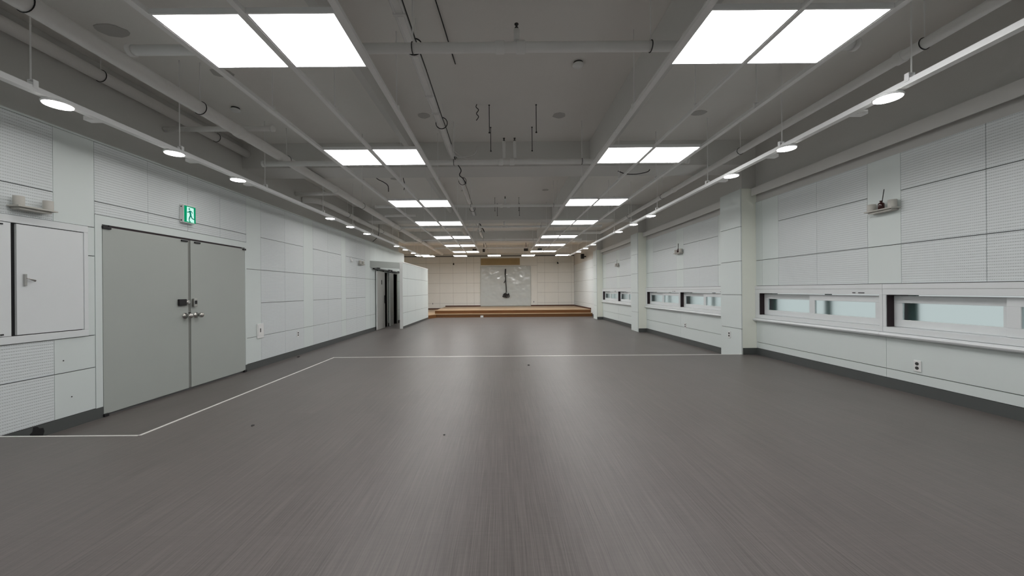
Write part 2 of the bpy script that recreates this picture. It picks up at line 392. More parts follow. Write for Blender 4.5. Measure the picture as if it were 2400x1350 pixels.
for i, (a, b) in enumerate(PIL):
    zt = 3.19
    p = B(XP + .02, XR + .10, a, b, 0, zt).build('pillar', M['cream'], wr)
    B(XP + .03, XR + .10, a + .01, b - .01, zt + .0005, ZC - .002).build('pillar_top', M['grey_paint'], wr)
    B(XP + .0185, XP + .0199, a + .004, b - .004, .002 if i else PLAT, zt - .004).build('backing', M['joint'], p)
    clad(p, XP, XP + .018, [(a, b, 'f')], [], [0.002 if i > 1 else (.002 if i else PLAT), .637, 1.258, 1.879, 2.504, zt])

# ------------------------------------------------------------------ windows
def window(n, y0, y1, bay):
    a, b = BAYS[bay]; c = (a + b) / 2; far = y0 > c
    lo, hi = (c, b) if far else (a, c)
    wpos = 'far' if far else 'near'
    lab = ['low strip window with frosted sliding panes, %s one of the pair under the nearest shelf',
           'low strip window with frosted sliding panes, %s one of the pair under the middle shelf',
           'low strip window with frosted sliding panes, %s one of the pair under the farthest shelf'][bay] % wpos
    o = structure('window_%d' % n, lab, 'window')
    f = MB(); x0, x1 = XR - .022, XR + .0195
    f.box(x0, x1, lo + .002, hi - .002, ZS + .055, ZW0); f.box(x0, x1, lo + .002, hi - .002, ZW1, ZWT)
    f.box(x0, x1, lo + .002, y0, ZW0, ZW1); f.box(x0, x1, y1, hi - .002, ZW0, ZW1)
    # reveal liner
    f.box(x1, XR + .26, y0, y1, ZW0 - .02, ZW0 + .001); f.box(x1, XR + .26, y0, y1, ZW1 - .001, ZW1 + .02); f.box(x1, XR + .26, y0 - .02, y0 + .001, ZW0, ZW1)
    fo = f.build('frame', M['frame'], o, bevel=.003)
    B(x0, x1, lo + .002, hi - .002, ZWT + .003, ZPB - .003).build('head_board', M['frame'], o)
    B(x1 - .03, XR + .26, y1 - .006, y1 + .012, ZW0, ZW1).build('gasket', M['gasket'], o)
    # rounded sill board
    P = [(XR + .0195, ZS), (XR - .045, ZS), (XR - .065, ZS + .012), (XR - .072, ZS + .027), (XR - .065, ZS + .042), (XR - .045, ZS + .052), (XR + .0195, ZS + .052)]
    MB().prism(P, 'y', lo + .002, hi - .002, smooth=False).build('sill', M['frame'], o)
    m = (y0 + y1) / 2
    for (s0, s1, xs, depth) in ((m - .01, y1, XR + .072, .028), (y0, m + .03, XR + .028, .03)):
        s = MB(); r = .085; q = .095; z0, z1 = ZW0 + .004, ZW1 - .012
        s.box(xs, xs + depth, s0, s1, z0, z0 + r); s.box(xs, xs + depth, s0, s1, z1 - r, z1)
        s.box(xs, xs + depth, s0, s0 + q, z0 + r, z1 - r); s.box(xs, xs + depth, s1 - q, s1, z0 + r, z1 - r)
        so = s.build('sash', M['frame'], o, bevel=.003)
        B(xs + .010, xs + .016, s0 + q - .005, s1 - q + .005, z0 + r - .005, z1 - r + .005).build('pane', M['glass'], so)
    # outer sash stile seen blurred through the frosted glass
    st = MB(); 
    for yy in (y1 - .165, m - .175): st.box(XR + .16, XR + .19, yy, yy + .085, ZW0, ZW1)
    st.build('outer_stile', M['stile'], o)
    sm = MB(); sm.box(x0 - .004, x0, y0 + .18, y0 + .26, ZW1 + .016, ZW1 + .026); sm.box(x0 - .004, x0, y0 + .30, y0 + .34, ZW1 + .016, ZW1 + .026)
    if far or bay: sm.build('stop_catch', M['black'], o)
for n, (y0, y1) in enumerate(WINS): window(n + 1, y0, y1, n // 2)

# ------------------------------------------------------------------ far wall, stage
wb_ = structure('wall_back', 'off white panelled far wall behind the wooden stage', 'wall')
B(-7.2, 5.0, YB + .02, YB + .3, 0, ZC).build('backing', M['joint'], wb_)
colsB = []
xs = [-7.0, -6.6, -5.7, -4.82, -3.95, -3.10, -2.23, -1.77, -1.36, 2.28, 2.74, 3.61, 4.45, XR]
for i in range(len(xs) - 1): colsB.append((xs[i], xs[i + 1], 'p' if xs[i + 1] - xs[i] < 1 else 'f'))
clad(wb_, YB, YB + .019, colsB, [.36 - .2, .563, 1.217, 1.843, 2.488, 3.12, 3.53], [.36 - .2, 2.94, 3.53], axis='y', gap=.004, pm=M['back_panel'], fm=M['back_panel'])
B(-7.2, 4.64, YB + .012, YB + .02, 3.60, ZC - .001).build('plaster_band', M['grey_paint'], wb_)

st = thing('stage', 'low brown wooden stage with one step spanning the far end', 'stage', (0.5, 20, 0))
PS = [(4.62, 18.9), (-3.35, 18.9), (-3.62, 18.12), (-6.98, 18.12), (-6.98, 23.595), (4.62, 23.595)]
PD = [(4.615, 19.22), (-3.48, 19.22), (-3.62, 23.59), (4.615, 23.59)]
MB().prism(PS, 'z', .0, .150).build('step', M['riser'], st)
MB().prism([(x, y - .02 if y < 20 else y) for x, y in PS], 'z', .1505, .178).build('step_tread', M['wood'], st)
MB().prism(PD, 'z', .1785, .322).build('deck_riser', M['riser'], st)
MB().prism([(x, y - .02 if y < 20 else y) for x, y in PD], 'z', .3225, .35).build('deck', M['wood'], st)
o = MB().box(-3.6, 4.6, 23.57, 23.595, .351, .42).box(-6.9, -3.62, 23.57, 23.595, .179, .26).build('baseboard_back', M['brown']); struct(o, 'dark brown skirting along the back of the stage', 'baseboard')
o = MB().box(4.595, 4.625, 19.2, 23.56, .351, .42).build('baseboard_stage_side', M['brown']); struct(o, 'dark brown skirting on the right side of the stage', 'baseboard')

# ------------------------------------------------------------------ baseboards
mb = MB()
for (a, b) in ((3.14, 4.118), (6.412, 12.95), (14.42, 14.95), (15.75, 16.9)): mb.box(XL - .017, XL + .006, a, b, 0, .119)
bl = mb.build('baseboard_left', M['base']); struct(bl, 'dark grey baseboard along the left wall', 'baseboard')
hole = [(3.46, .004), (3.50, .0), (3.57, .002), (3.585, .05), (3.575, .085), (3.545, .092), (3.53, .113), (3.50, .117), (3.495, .075), (3.475, .06), (3.485, .03)]
MB().prism(hole, 'x', XL + .005, XL + .009).build('broken_gap', M['black'], bl)
mb = MB()
for i, (a, b) in enumerate(BAYS):
    z = PLAT if i == 0 else 0
    if i == 0: mb.box(XR - .012, XR + .0195, a, b, z, z + .119)
    else: mb.box(XR - .012, XR + .0195, a, b, 0, .119)
    mb.box(XP + .022, XR - .012, b - .012, b, z, z + .119)
mb.box(XR - .012, XR + .0195, 17.58, 18.9, 0, .119)
o = mb.build('baseboard_right', M['base']); struct(o, 'dark grey baseboard along the right wall and pillar sides', 'baseboard')

# ------------------------------------------------------------------ curtain boxes over the windows
for bi, (a, b) in enumerate(BAYS):
    lab = ['long grey curtain box over the nearest pair of windows', 'long grey curtain box between first and second pillar over middle windows', 'long grey curtain box over the farthest pair of windows'][bi]
    t = thing('curtain_box', lab, 'curtain box', (XR, (a + b) / 2, 3.03), 'curtain boxes over the right windows')
    n = 24; m_ = MB()
    for k in range(n):        # fascia sags a little in the middle of its length
        y0, y1 = a + .03 + (b - a - .06) * k / n, a + .03 + (b - a - .06) * (k + 1) / n
        s0, s1 = [.012 * math.sin(PI * (y - a) / (b - a)) for y in (y0, y1)]
        m_.add([(XR - .10, y0, 3.045 - s0), (XR - .085, y0, 3.045 - s0), (XR - .085, y1, 3.045 - s1), (XR - .10, y1, 3.045 - s1), (XR - .10, y0, 3.18), (XR - .085, y0, 3.18), (XR - .085, y1, 3.18), (XR - .10, y1, 3.18)],
               [(0, 3, 2, 1), (4, 5, 6, 7), (0, 1, 5, 4), (1, 2, 6, 5), (2, 3, 7, 6), (3, 0, 4, 7)])
    m_.build('fascia', M['beam'], t)
    B(XR - .085, XR + .011, a + .03, b - .03, 3.165, 3.18).build('top_board', M['beam'], t)

# ------------------------------------------------------------------ double door
d1 = structure('door_1', 'grey steel double door with digital lock and round knobs', 'door')
f = MB()
f.box(XL - .0175, XL + .004, 4.048, 4.118, .1195, 2.246); f.box(XL - .0175, XL + .004, 6.412, 6.448, .1195, 2.246); f.box(XL - .0175, XL + .004, 4.118, 6.412, 2.150, 2.246)
f.build('door_frame', M['wall'], d1)
leaves = []
for (a, b) in ((4.124, 5.245), (5.290, 6.406)):
    l = B(XL - .0175, XL + .004, a, b, .03, 2.125).build('door_leaf', M['door'], d1); leaves.append(l)
B(XL - .0175, XL - .004, 5.246, 5.289, .03, 2.125).build('meeting_stile', mat('grey_green_steel', (.22, .225, .21), .5), d1)
B(XL - .0175, XL - .002, 4.20, 6.34, 2.127, 2.149).build('head_gap', M['gasket'], d1)
B(XL - .0175, XL - .010, 4.13, 6.40, 2.134, 2.140).build('head_bar', M['steel'], d1)
for (y, z, a, h) in ((4.16, 2.118, .09, .034), (6.385, 2.118, .07, .03), (5.18, 2.105, .10, .022), (5.40, 2.105, .10, .022), (4.14, .018, .05, .035), (6.39, .02, .06, .035)):
    MB().box(XL - .012, XL + .022, y - a / 2, y + a / 2, z - h / 2, z + h / 2).build('pivot_hinge', M['black'], d1, bevel=.004)
# digital lock
lk = MB().box(XL + .0045, XL + .035, 5.07, 5.19, 1.20, 1.29).build('digital_lock', M['black'], d1, bevel=.006)
MB().lathe([(.030, 0), (.034, .012), (.030, .03), (.018, .038)], (XL + .006, 5.215, 1.245), 20, axis='x').build('lock_knob', M['steel'], lk)
lc = MB().box(XL + .0045, XL + .045, 5.30, 5.36, 1.175, 1.295).build('lock_keeper', M['steel'], d1, bevel=.008)
MB().box(XL + .045, XL + .05, 5.315, 5.345, 1.215, 1.265).build('keeper_window', M['black'], lc)
for y in (5.185, 5.372):
    k = MB().lathe([(.042, 0), (.042, .008), (.018, .014), (.018, .050), (.030, .058), (.038, .074), (.036, .094), (.020, .106), (0.0005, .108)], (XL + .0045, y, 1.055), 24, axis='x').build('door_knob', M['steel'], d1)
MB().box(XL - .004, XL + .008, 5.25, 5.286, 1.02, 1.10).build('latch_plate', M['black'], d1)

# ------------------------------------------------------------------ shuttered hatch on the left wall
hc = thing('wall_hatch', 'white hatch with two flush doors on left wall under the shelf with cups', 'cabinet', (XL, 3.35, .93))
f = MB(); fx0, fx1 = XL - .0175, XL + .016
f.box(fx0, fx1, 2.705, 3.97, .927, .995); f.box(fx0, fx1, 2.705, 3.97, 2.03, 2.098); f.box(fx0, fx1, 3.93, 3.97, .995, 2.03); f.box(fx0, fx1, 2.705, 2.745, .995, 2.03)
f.build('frame', M['frame'], hc, bevel=.003)
B(fx0, XL - .010, 2.745, 3.93, .995, 2.03).build('back_board', M['black'], hc)
ld = B(XL - .008, XL + .013, 2.75, 3.345, 1.0, 2.025).build('door', M['frame'], hc)
rd = B(XL - .008, XL + .013, 3.385, 3.925, 1.004, 2.022).build('door', M['frame'], hc)
lt = MB().box(XL + .0135, XL + .030, 3.428, 3.448, 1.455, 1.565).build('latch', M['steel'], rd, bevel=.003)
lt2 = MB().tube([(XL + .03, 3.445, 1.525), (XL + .038, 3.46, 1.520), (XL + .038, 3.50, 1.503)], [.004, .006, .010], 8).build('latch_lever', M['steel'], rd)
B(XL + .0135, XL + .020, 3.27, 3.29, 2.00, 2.012).build('stop_stud', M['black'], ld)
B(XL + .0135, XL + .020, 3.27, 3.29, 1.012, 1.024).build('stop_stud', M['black'], ld)

# ------------------------------------------------------------------ exit sign
ex = thing('exit_sign', 'lit green running man exit sign above the grey double door', 'sign', (XL, 5.21, 2.48))
e0, e1, z0, z1, xf = 5.115, 5.315, 2.355, 2.605, XL + .062
MB().box(XL + .0005, xf, e0, e1, z0, z1).build('housing', M['white'], ex, bevel=.006)
fc = B(xf + .0003, xf + .003, e0 + .006, e1 - .006, z0 + .01, z1 - .012).build('face', M['sgreen'], ex)
W_, H_ = e1 - e0 - .012, z1 - z0 - .022
def U(u, v): return (e0 + .006 + u * W_, z0 + .01 + v * H_)
MB().prism([U(*p) for p in ((.20, .05), (.86, .02), (.84, .30), (.82, .93), (.22, .95))], 'x', xf + .0032, xf + .0045).build('lit_doorway', M['swhite'], ex)
rn = MB()
def bar(p, q, wd, xa=xf + .0047, xb=xf + .0062):
    p, q = U(*p), U(*q); d = Vector((q[0] - p[0], q[1] - p[1])); n_ = Vector((-d.y, d.x)).normalized() * wd / 2
    rn.prism([(p[0] + n_.x, p[1] + n_.y), (p[0] - n_.x, p[1] - n_.y), (q[0] - n_.x, q[1] - n_.y), (q[0] + n_.x, q[1] + n_.y)], 'x', xa, xb)
hx, hz = U(.42, .83); rn.prism([(hx + .012 * math.cos(a * PI / 6), hz + .012 * math.sin(a * PI / 6)) for a in range(12)], 'x', xf + .0047, xf + .0062)
bar((.46, .74), (.54, .48), .026); bar((.46, .72), (.34, .62), .012); bar((.34, .62), (.22, .62), .011); bar((.48, .72), (.64, .69), .012); bar((.64, .69), (.70, .60), .010)
bar((.53, .48), (.40, .22), .017); bar((.40, .22), (.42, .07), .014); bar((.42, .06), (.52, .06), .012); bar((.54, .48), (.66, .28), .017); bar((.66, .28), (.86, .25), .014)
rn.build('running_figure', M['sdark'], ex)
for z in (z0 + .03, z1 - .03): B(XL + .02, XL + .035, e0 - .003, e0 + .001, z - .008, z + .008).build('screw', M['black'], ex)

# ------------------------------------------------------------------ shelves with pots
GP = 'pale wall shelves'
def pot(x, y, z, r, h, label):
    t = thing('pot', label, 'pot', (x, y, z), 'small ivory pots on the wall shelves')
    MB().lathe([(r * .96, 0), (r, .006), (r, h), (r * .9, h), (r * .88, h * .12), (0.0005, h * .12)], (x, y, z), 28).build('cup', M['ivory'], t)
    return t
def bottle(x, y, z, reeds, label, s=1.0):
    t = thing('diffuser_bottle', label, 'bottle', (x, y, z), 'reed diffuser bottles')
    MB().lathe([(.025, 0), (.029, .004), (.030, .066), (.025, .078), (.012, .085), (.011, .096), (.016, .099), (.016, .106), (.009, .107)], (x, y, z), 24).build('glass_body', M['amber'], t)
    for (dx, dy) in reeds:
        MB().tube([(x, y, z + .02), (x + dx, y + dy, z + .235)], .0042, 6).build('reed', M['reed'], t)
def shelf(side, yc, ln, z, label):
    xw = XL if side < 0 else XR
    t = thing('wall_shelf', label, 'shelf', (xw, yc, z), GP)
    xi = xw - side * .114
    MB().box(xw - side * .0005, xi, yc - ln / 2, yc + ln / 2, z - .014, z).build('board', M['ivory'], t, bevel=.003)
    MB().box(xw - side * .0005, xw - side * .085, yc - ln / 2 + .03, yc + ln / 2 - .03, z - .034, z - .0145).build('bracket', M['ivory'], t)
    return xw - side * .057
SZ = 2.312
x = shelf(-1, 3.474, .30, 2.185, 'pale shelf holding two ivory pots above the white hatch')
pot(x + .006, 3.365, 2.1855, .036, .085, 'ivory pot at the near end of the shelf above the hatch')
pot(x + .006, 3.583, 2.1855, .036, .092, 'ivory pot at the far end of the shelf above the hatch')
SHL = ['nearest', 'middle', 'farthest']
for i, (a, b) in enumerate(BAYS):
    c = (a + b) / 2 - .035
    x = shelf(1, c, .33, SZ, 'pale shelf with two pots and a diffuser bottle, %s of three on the right wall' % SHL[i])
    pot(x, c - .122, SZ + .0005, .041, .088, 'larger ivory pot on the near end of the %s right wall shelf' % SHL[i])
    pot(x, c + .122, SZ + .0005, .040, .084, 'smaller ivory pot on the far end of the %s right wall shelf' % SHL[i])
    bottle(x, c + .006, SZ + .0005, [[(.0, -.035)], [(.02, .02), (-.02, -.045)], [(.0, -.05), (.01, .0)]][i], 'dark amber bottle with thin reeds on the %s right wall shelf' % SHL[i])
x = shelf(-1, 11.62, .33, 2.235, 'pale shelf with two pots on the left wall near the toilet doors')
pot(x, 11.505, 2.2355, .041, .10, 'ivory pot at the near end of the shelf by the toilet doors')
pot(x, 11.735, 2.2355, .040, .09, 'ivory pot at the far end of the shelf by the toilet doors')
t = thing('wall_sensor', 'small white sensor on the left wall beside the far shelf', 'sensor', (XL, 10.88, 2.30))
MB().box(XL + .0005, XL + .02, 10.85, 10.91, 2.30, 2.38).build('base_plate', M['white'], t, bevel=.004)
MB().lathe([(.03, 0), (.03, .05), (.02, .07), (.0005, .075)], (XL + .05, 10.88, 2.24), 16).build('sensor_head', M['white'], t)

# ------------------------------------------------------------------ outlets and switch plates
def outlet(xw, side, y, z, label):
    t = thing('outlet', label, 'outlet', (xw, y, z), 'double wall sockets')
    MB().box(xw - side * .0005, xw - side * .012, y - .037, y + .037, z - .062, z + .062).build('cover_plate', M['white'], t, bevel=.004)
    for dz in (.026, -.022):
        MB().lathe([(.018, 0), (.018, .003)], (xw - side * .0125 - (.003 if side > 0 else 0), y, z + dz), 14, axis='x').build('socket_hole', M['dark'], t)
outlet(XR, 1, 4.12, .497, 'double socket on right wall below the nearest windows')
outlet(XP, 1, 7.08, .495, 'double socket low on the first pillar')
outlet(XR, 1, 9.33, .45, 'double socket on right wall under the middle windows')
outlet(XL, -1, 8.05, .46, 'double socket low on the left wall past the white switch plate')
t = thing('switch_plate', 'white cover plate with dark slot beside the grey double door', 'switch', (XL, 6.79, .66))
MB().box(XL + .0005, XL + .022, 6.70, 6.88, .535, .80).build('cover_plate', M['white'], t, bevel=.006)
B(XL + .0222, XL + .027, 6.715, 6.865, .585, .765).build('flap', M['white'], t)
B(XL + .0272, XL + .030, 6.765, 6.785, .645, .715).build('slot', M['black'], t)
for (y, z, l) in ((3.75, .70, 'upper'), (3.82, .315, 'lower')):
    o = MB().lathe([(.006, 0), (.006, .003)], (XL, y, z), 10, axis='x').build('screw_cap', M['dark']); o['label'] = 'tiny dark screw dot on the panel under the hatch, %s of two' % l; o['category'] = 'screw'; o['group'] = 'screw dots'

# ------------------------------------------------------------------ ceiling panel lights
ZP = 3.252
W1 = .288
def panel_proto(x, y, z, label, m, w=W1, d=.2925):
    t = thing('panel_light', label, 'ceiling light', (x, y, z), 'square LED ceiling panels')
    f = MB(); e = .012
    f.box(x - w - e, x + w + e, y - d - e, y - d, z - .004, z + .034); f.box(x - w - e, x + w + e, y + d, y + d + e, z - .004, z + .034)
    f.box(x - w - e, x - w, y - d, y + d, z - .004, z + .034); f.box(x + w, x + w + e, y - d, y + d, z - .004, z + .034); f.box(x - w, x + w, y - d, y + d, z + .022, z + .034)
    f.build('frame', M['track'], t)
    B(x - w, x + w, y - d, y + d, z, z + .006).build('diffuser', m, t)
    return t
ROWS = [-2.65, -.1, 2.488, 4.889, 7.66, 10.03, 12.77, 15.18, 17.70]  # first two rows are unseen, added behind the viewer for consistent lighting
LXC = [(-2.335 + W1, 'outer', 'left'), (-1.115 - W1, 'inner', 'left'), (1.43 + W1, 'inner', 'right'), (2.63 - W1, 'outer', 'right')]
proto = None
for r, y in enumerate(ROWS):
    for (x, io, sd) in LXC:
        if r < 2: lab = 'unseen square ceiling panel added behind the viewer, %s of the %s pair, %s row' % (io, sd, ORD[r])
        else: lab = 'lit square ceiling panel, %s one of the %s pair in the %s row' % (io, sd, ORD[r - 2])
        loc = (x, y + .2925, ZP)
        if proto is None: proto = panel_proto(*loc, lab, M['led'])
        else: dup(proto, loc, lab)
sp = None
for i, (x, y) in enumerate([(-3.87, 19.4), (-2.16, 19.4), (-.38, 19.4), (1.40, 19.4), (3.19, 19.4), (-3.80, 17.9)]):
    z = 3.19 if i < 5 else 3.08
    lab = 'lit panel over the stage front, %s from the left' % ORD[i] if i < 5 else 'lit panel over the floor just before the stage at left'
    if sp is None or i == 5:
        sp = panel_proto(x, y, z, lab, M['sled'], .33, .29)
        for dx in (-.25, .15): MB().tube([(x + dx, y, z + .034), (x + dx, y, ZC - .001)], .005, 6).build('hanger_wire', M['rail'], sp)
    else: dup(sp, (x, y, z), lab)

# ------------------------------------------------------------------ rails carrying the panels
RY = [1.3, 3.85, 6.35, 9.15, 11.4, 14.35, 16.5]
for (x, nm) in [(-2.335 - .0365, 'outer rail of the left panel row'), (-2.335 + 2 * W1 + .034, 'middle rail of the left panel row'), (-1.115 + .0365, 'inner rail of the left panel row'),
                (1.43 - .0365, 'inner rail of the right panel row'), (1.43 + 2 * W1 + .024, 'middle rail of the right panel row'), (2.63 + .0365, 'outer rail of the right panel row')]:
    t = thing('ceiling_rail', 'long thin grey steel channel, ' + nm, 'rail', (x, 7.5, ZP), 'steel rails carrying the ceiling panels')
    hw = .024 if 'middle' not in nm else (.021 if 'left' in nm else .0115)
    m_ = MB(); z = ZP - .006
    m_.box(x - hw, x + hw, Y0 + .05, 18.35, z, z + .005); m_.box(x - hw, x - hw + .003, Y0 + .05, 18.35, z + .005, z + .034); m_.box(x + hw - .003, x + hw, Y0 + .05, 18.35, z + .005, z + .034)
    m_.build('channel', M['rail'], t)
    for j, y in enumerate(RY):
        h = MB().tube([(x, y, z + .02), (x, y, ZC + .005)], .005, 6).build('hanger_wire', M['rail'], t)
        MB().box(x - hw - .004, x + hw + .004, y - .012, y + .012, z + .006, z + .06).build('clip', M['rail'], t)

# ------------------------------------------------------------------ light tracks and downlights
DY = [1.0, 3.12, 4.23, 5.25, 8.07, 9.13, 10.27, 13.16, 14.35, 15.65, 18.2]
RODY = [-.2, 1.4, 2.94, 4.30, 5.85, 7.75, 9.3, 10.7, 12.7, 14.2, 15.8, 17.2]
ZT = 2.99
dproto = None
for (x, sd) in ((-3.73, 'left'), (3.27, 'right')):
    t = thing('light_track', 'long thin white lighting channel hung on rods near the %s wall' % sd, 'light track', (x, 7.5, ZT), 'lighting channels')
    m_ = MB(); m_.box(x - .022, x + .022, Y0 + .05, 17.7, ZT + .004, ZT + .05)
    m_.build('channel', M['track'], t)
    m_ = MB(); m_.box(x - .030, x + .030, Y0 + .05, 17.7, ZT, ZT + .0038); m_.build('lip', M['rail'], t)
    for y in RODY:
        MB().tube([(x, y, ZT + .09), (x, y, ZC + .005)], .0055, 6).build('hanger_rod', M['rail'], t)
        m2 = MB(); m2.box(x - .026, x + .026, y - .004, y + .03, ZT + .09, ZT + .095); m2.box(x - .026, x - .022, y - .004, y + .03, ZT + .03, ZT + .09); m2.box(x + .022, x + .026, y - .004, y + .03, ZT + .03, ZT + .09)
        m2.build('bracket', M['track'], t)
    for y in DY[1:-1]:
        b_ = MB().box(x + .022, x + .15, y + .32, y + .39, ZT + .006, ZT + .042) if sd == 'right' else MB().box(x - .15, x - .022, y + .32, y + .39, ZT + .006, ZT + .042)
        b_.build('driver_box', M['rail'], t)
    for i, y in enumerate(DY):
        if i == 0: lab = 'round downlight on the %s channel beside the viewer, out of the picture' % sd
        elif i == len(DY) - 1: continue
        else: lab = 'lit round downlight on the %s lighting channel, %s from the near end' % (sd, ORD[i - 1])
        loc = (x, y, ZT - .0005)
        if dproto is None:
            dproto = thing('downlight', lab, 'downlight', loc, 'round downlights')
            MB().lathe([(.090, -.020), (.096, -.018), (.100, -.008), (.096, -.001), (.05, -.0005)], loc, 36).build('housing', M['track'], dproto)
            MB().lathe([(.0895, -.0235), (.0895, -.0202)], loc, 36).build('diffuser', M['down'], dproto)
        else: dup(dproto, loc, lab)

# ------------------------------------------------------------------ pipes
def pipe(name, label, pts, r, couplings=(), hangers=(), group='grey painted pipes under the slab', n=18, caps=()):
    pts = [Vector(p) for p in pts]
    c = sum(pts, Vector()) / len(pts); t = thing(name, label, 'pipe', tuple(c), group)
    MB().tube(pts, r, n).build('tube', M['pipe'], t)
    for (p, d) in couplings:
        p = Vector(p); d = Vector(d); MB().tube([p - d, p - d * .8, p + d * .8, p + d], [r + .003, r + .011, r + .011, r + .003], n).build('coupling', M['pipe'], t)
    for (p, ax) in hangers:
        h = MB().ring(p, r + .005, .004, ax, 22, 5).build('hanger_ring', M['black'], t)
        MB().tube([(p[0], p[1], p[2] + r + .004), (p[0], p[1], ZC + .004)], .005, 6).build('hanger_rod', M['rail'], t)
    for (p, d) in caps:
        p = Vector(p); d = Vector(d); MB().tube([p, p + d * .8, p + d], [r + .008, r + .008, r * .6], n).build('end_cap', M['pipe'], t)
    return t
zm = 3.55
pipe('sprinkler_main', 'thick grey pipe running the length of the hall above the left channel', [(-3.53, y, zm) for y in (Y0 + .1, 2, 8, 14, 22.0)], .073,
     [((-3.53, y, zm), (0, .05, 0)) for y in (1.1, 2.05, 5.0, 7.9, 12.1, 15.2)], [((-3.53, y, zm), 'y') for y in (.2, 2.75, 4.35, 6.1, 9.4, 12.8, 16.2)])
pipe('sprinkler_branch', 'thinner grey pipe running along above the right lighting channel then turning left', smooth_path([(3.79, Y0 + .1, zm), (3.79, 4, zm), (3.79, 9, zm), (3.79, 13.9, zm), (3.79, 14.08, zm), (3.72, 14.14, zm), (3.5, 14.14, zm), (2.1, 14.14, zm)], 3), .048,
     [((3.79, y, zm), (0, .04, 0)) for y in (3.5, 8.1)], [((3.79, y, zm), 'y') for y in (1.3, 3.3, 5.85, 8.7, 11.0)])
pipe('wall_pipe', 'grey pipe fixed high along the left wall above the double door', [(-4.61, Y0 + .1, 3.89), (-4.61, 6.728, 3.89)], .065, [((-4.61, 2.9, 3.89), (0, .05, 0))], [((-4.61, y, 3.89), 'y') for y in (3.0, 4.27, 6.0)])
pipe('wall_pipe', 'grey pipe bending off the left wall beyond the first beam', smooth_path([(-4.69, 8.75, 3.55), (-4.5, 8.8, 3.55), (-4.38, 8.95, 3.55), (-4.35, 9.3, 3.55), (-4.35, 12, 3.55), (-4.35, 16.6, 3.55)], 5), .065, [((-4.35, 11.2, 3.55), (0, .05, 0))], [((-4.35, y, 3.55), 'y') for y in (10.5, 13.5)])
zc = 3.47
cross = [(3.186, -3.18, 3.06), (5.92, -3.80, 3.0), (9.15, -3.1, 2.75), (12.2, -3.3, 3.3), (15.25, -3.3, 3.3), (18.3, -3.3, 3.3)]
for i, (y, x0, x1) in enumerate(cross):
    z = zc if i != 1 else 3.43
    pipe('cross_pipe', 'grey pipe crossing the hall above the panels, %s from the viewer' % ORD[i], [(x0, y, z), (0, y, z), (x1, y, z)], .042 if i < 2 else .036,
         [((xx, y, z), (.04, 0, 0)) for xx in (.0, .18, -2.0)], [((xx, y, z), 'x') for xx in (-.75, 1.30)], caps=[((x0 + .03, y, z), (-.05, 0, 0)), ((x1 - .03, y, z), (.05, 0, 0))], group='cross pipes under the slab')
pipe('cross_pipe', 'short grey pipe from the left wall over to the thick main pipe', [(-4.69, 5.17, 3.665), (-3.18, 5.17, 3.665)], .036, [], [], caps=[((-3.2, 5.17, 3.665), (.04, 0, 0))], group='cross pipes under the slab')
pipe('cross_pipe', 'short grey pipe under the first beam at the left wall', [(-4.69, 8.45, 3.62), (-3.62, 8.45, 3.62)], .045, group='cross pipes under the slab')
pipe('cross_pipe', 'short grey pipe at left beside the third row of panels', [(-3.43, 10.9, 3.60), (-2.5, 10.9, 3.60)], .04, group='cross pipes under the slab')
def sprinkler(x, y, z0, z1, label):
    t = thing('sprinkler_riser', label, 'sprinkler', (x, y, z0), 'upright sprinkler stubs')
    MB().tube([(x, y, z0), (x, y, z1)], .026, 14).build('riser_pipe', M['pipe'], t)
    MB().lathe([(.016, 0), (.016, .018), (.009, .022), (.009, .045), (.018, .047), (.018, .052)], (x, y, z1), 12).build('sprinkler_head', M['dark'], t)
sprinkler(.145, 3.186, zc + .056, zc + .15, 'upright sprinkler stub on the nearest cross pipe')
sprinkler(.055, 5.92, 3.486, zc + .29, 'upright sprinkler stub on second cross pipe, one of two side by side, wider')
sprinkler(.225, 5.92, 3.486, zc + .29, 'upright sprinkler stub on second cross pipe, with the dark head showing')
for i, (x, y) in enumerate([(.1, 9.15), (.1, 12.2), (-1.05, 12.2)]):
    sprinkler(x, y, zc + .050, zc + .17, ['sprinkler stub on the third cross pipe', 'sprinkler stub in the middle of the fourth cross pipe', 'sprinkler stub toward the left of the fourth cross pipe'][i])

# central conduit bundle with ring hangers
cx, czz = -.865, 3.78
t = thing('conduit', 'thin pair of grey conduits running down the centre of the ceiling', 'conduit', (cx, 8, czz))
B(cx - .040, cx + .040, Y0 + .1, 21.9, czz - .004, czz + .006).build('tray', M['pipe'], t)
for dx in (-.040, .040):
    MB().tube([(cx + dx, y, czz) for y in (Y0 + .1, 3, 7, 11, 16, 21.9)], .013, 10).build('conduit_tube', M['clear'], t)
MB().tube([(cx + .062 + random.uniform(-.004, .004), -3.5 + .5 * k, czz + random.uniform(-.004, .006)) for k in range(50)], .006, 8).build('shadow_strand', M['cable'], t)  # black cable added here to stand in for the shadow along the conduits
for y in (1.3, 3.67, 5.35, 8.2, 11.0, 14.8):
    MB().ring((cx + .014, y, czz + .022), .082, .0065, 'y', 24, 6).build('ring_hanger', M['black'], t)
    MB().tube([(cx + .03, y, czz + .10), (cx + .03, y, ZC + .004)], .004, 6).build('hanger_wire', M['rail'], t)
for y in (3.2, 3.75, 4.55, 5.0): MB().box(cx - .055, cx + .055, y - .015, y + .015, czz - .02, czz + .028).build('saddle', M['clear'], t)

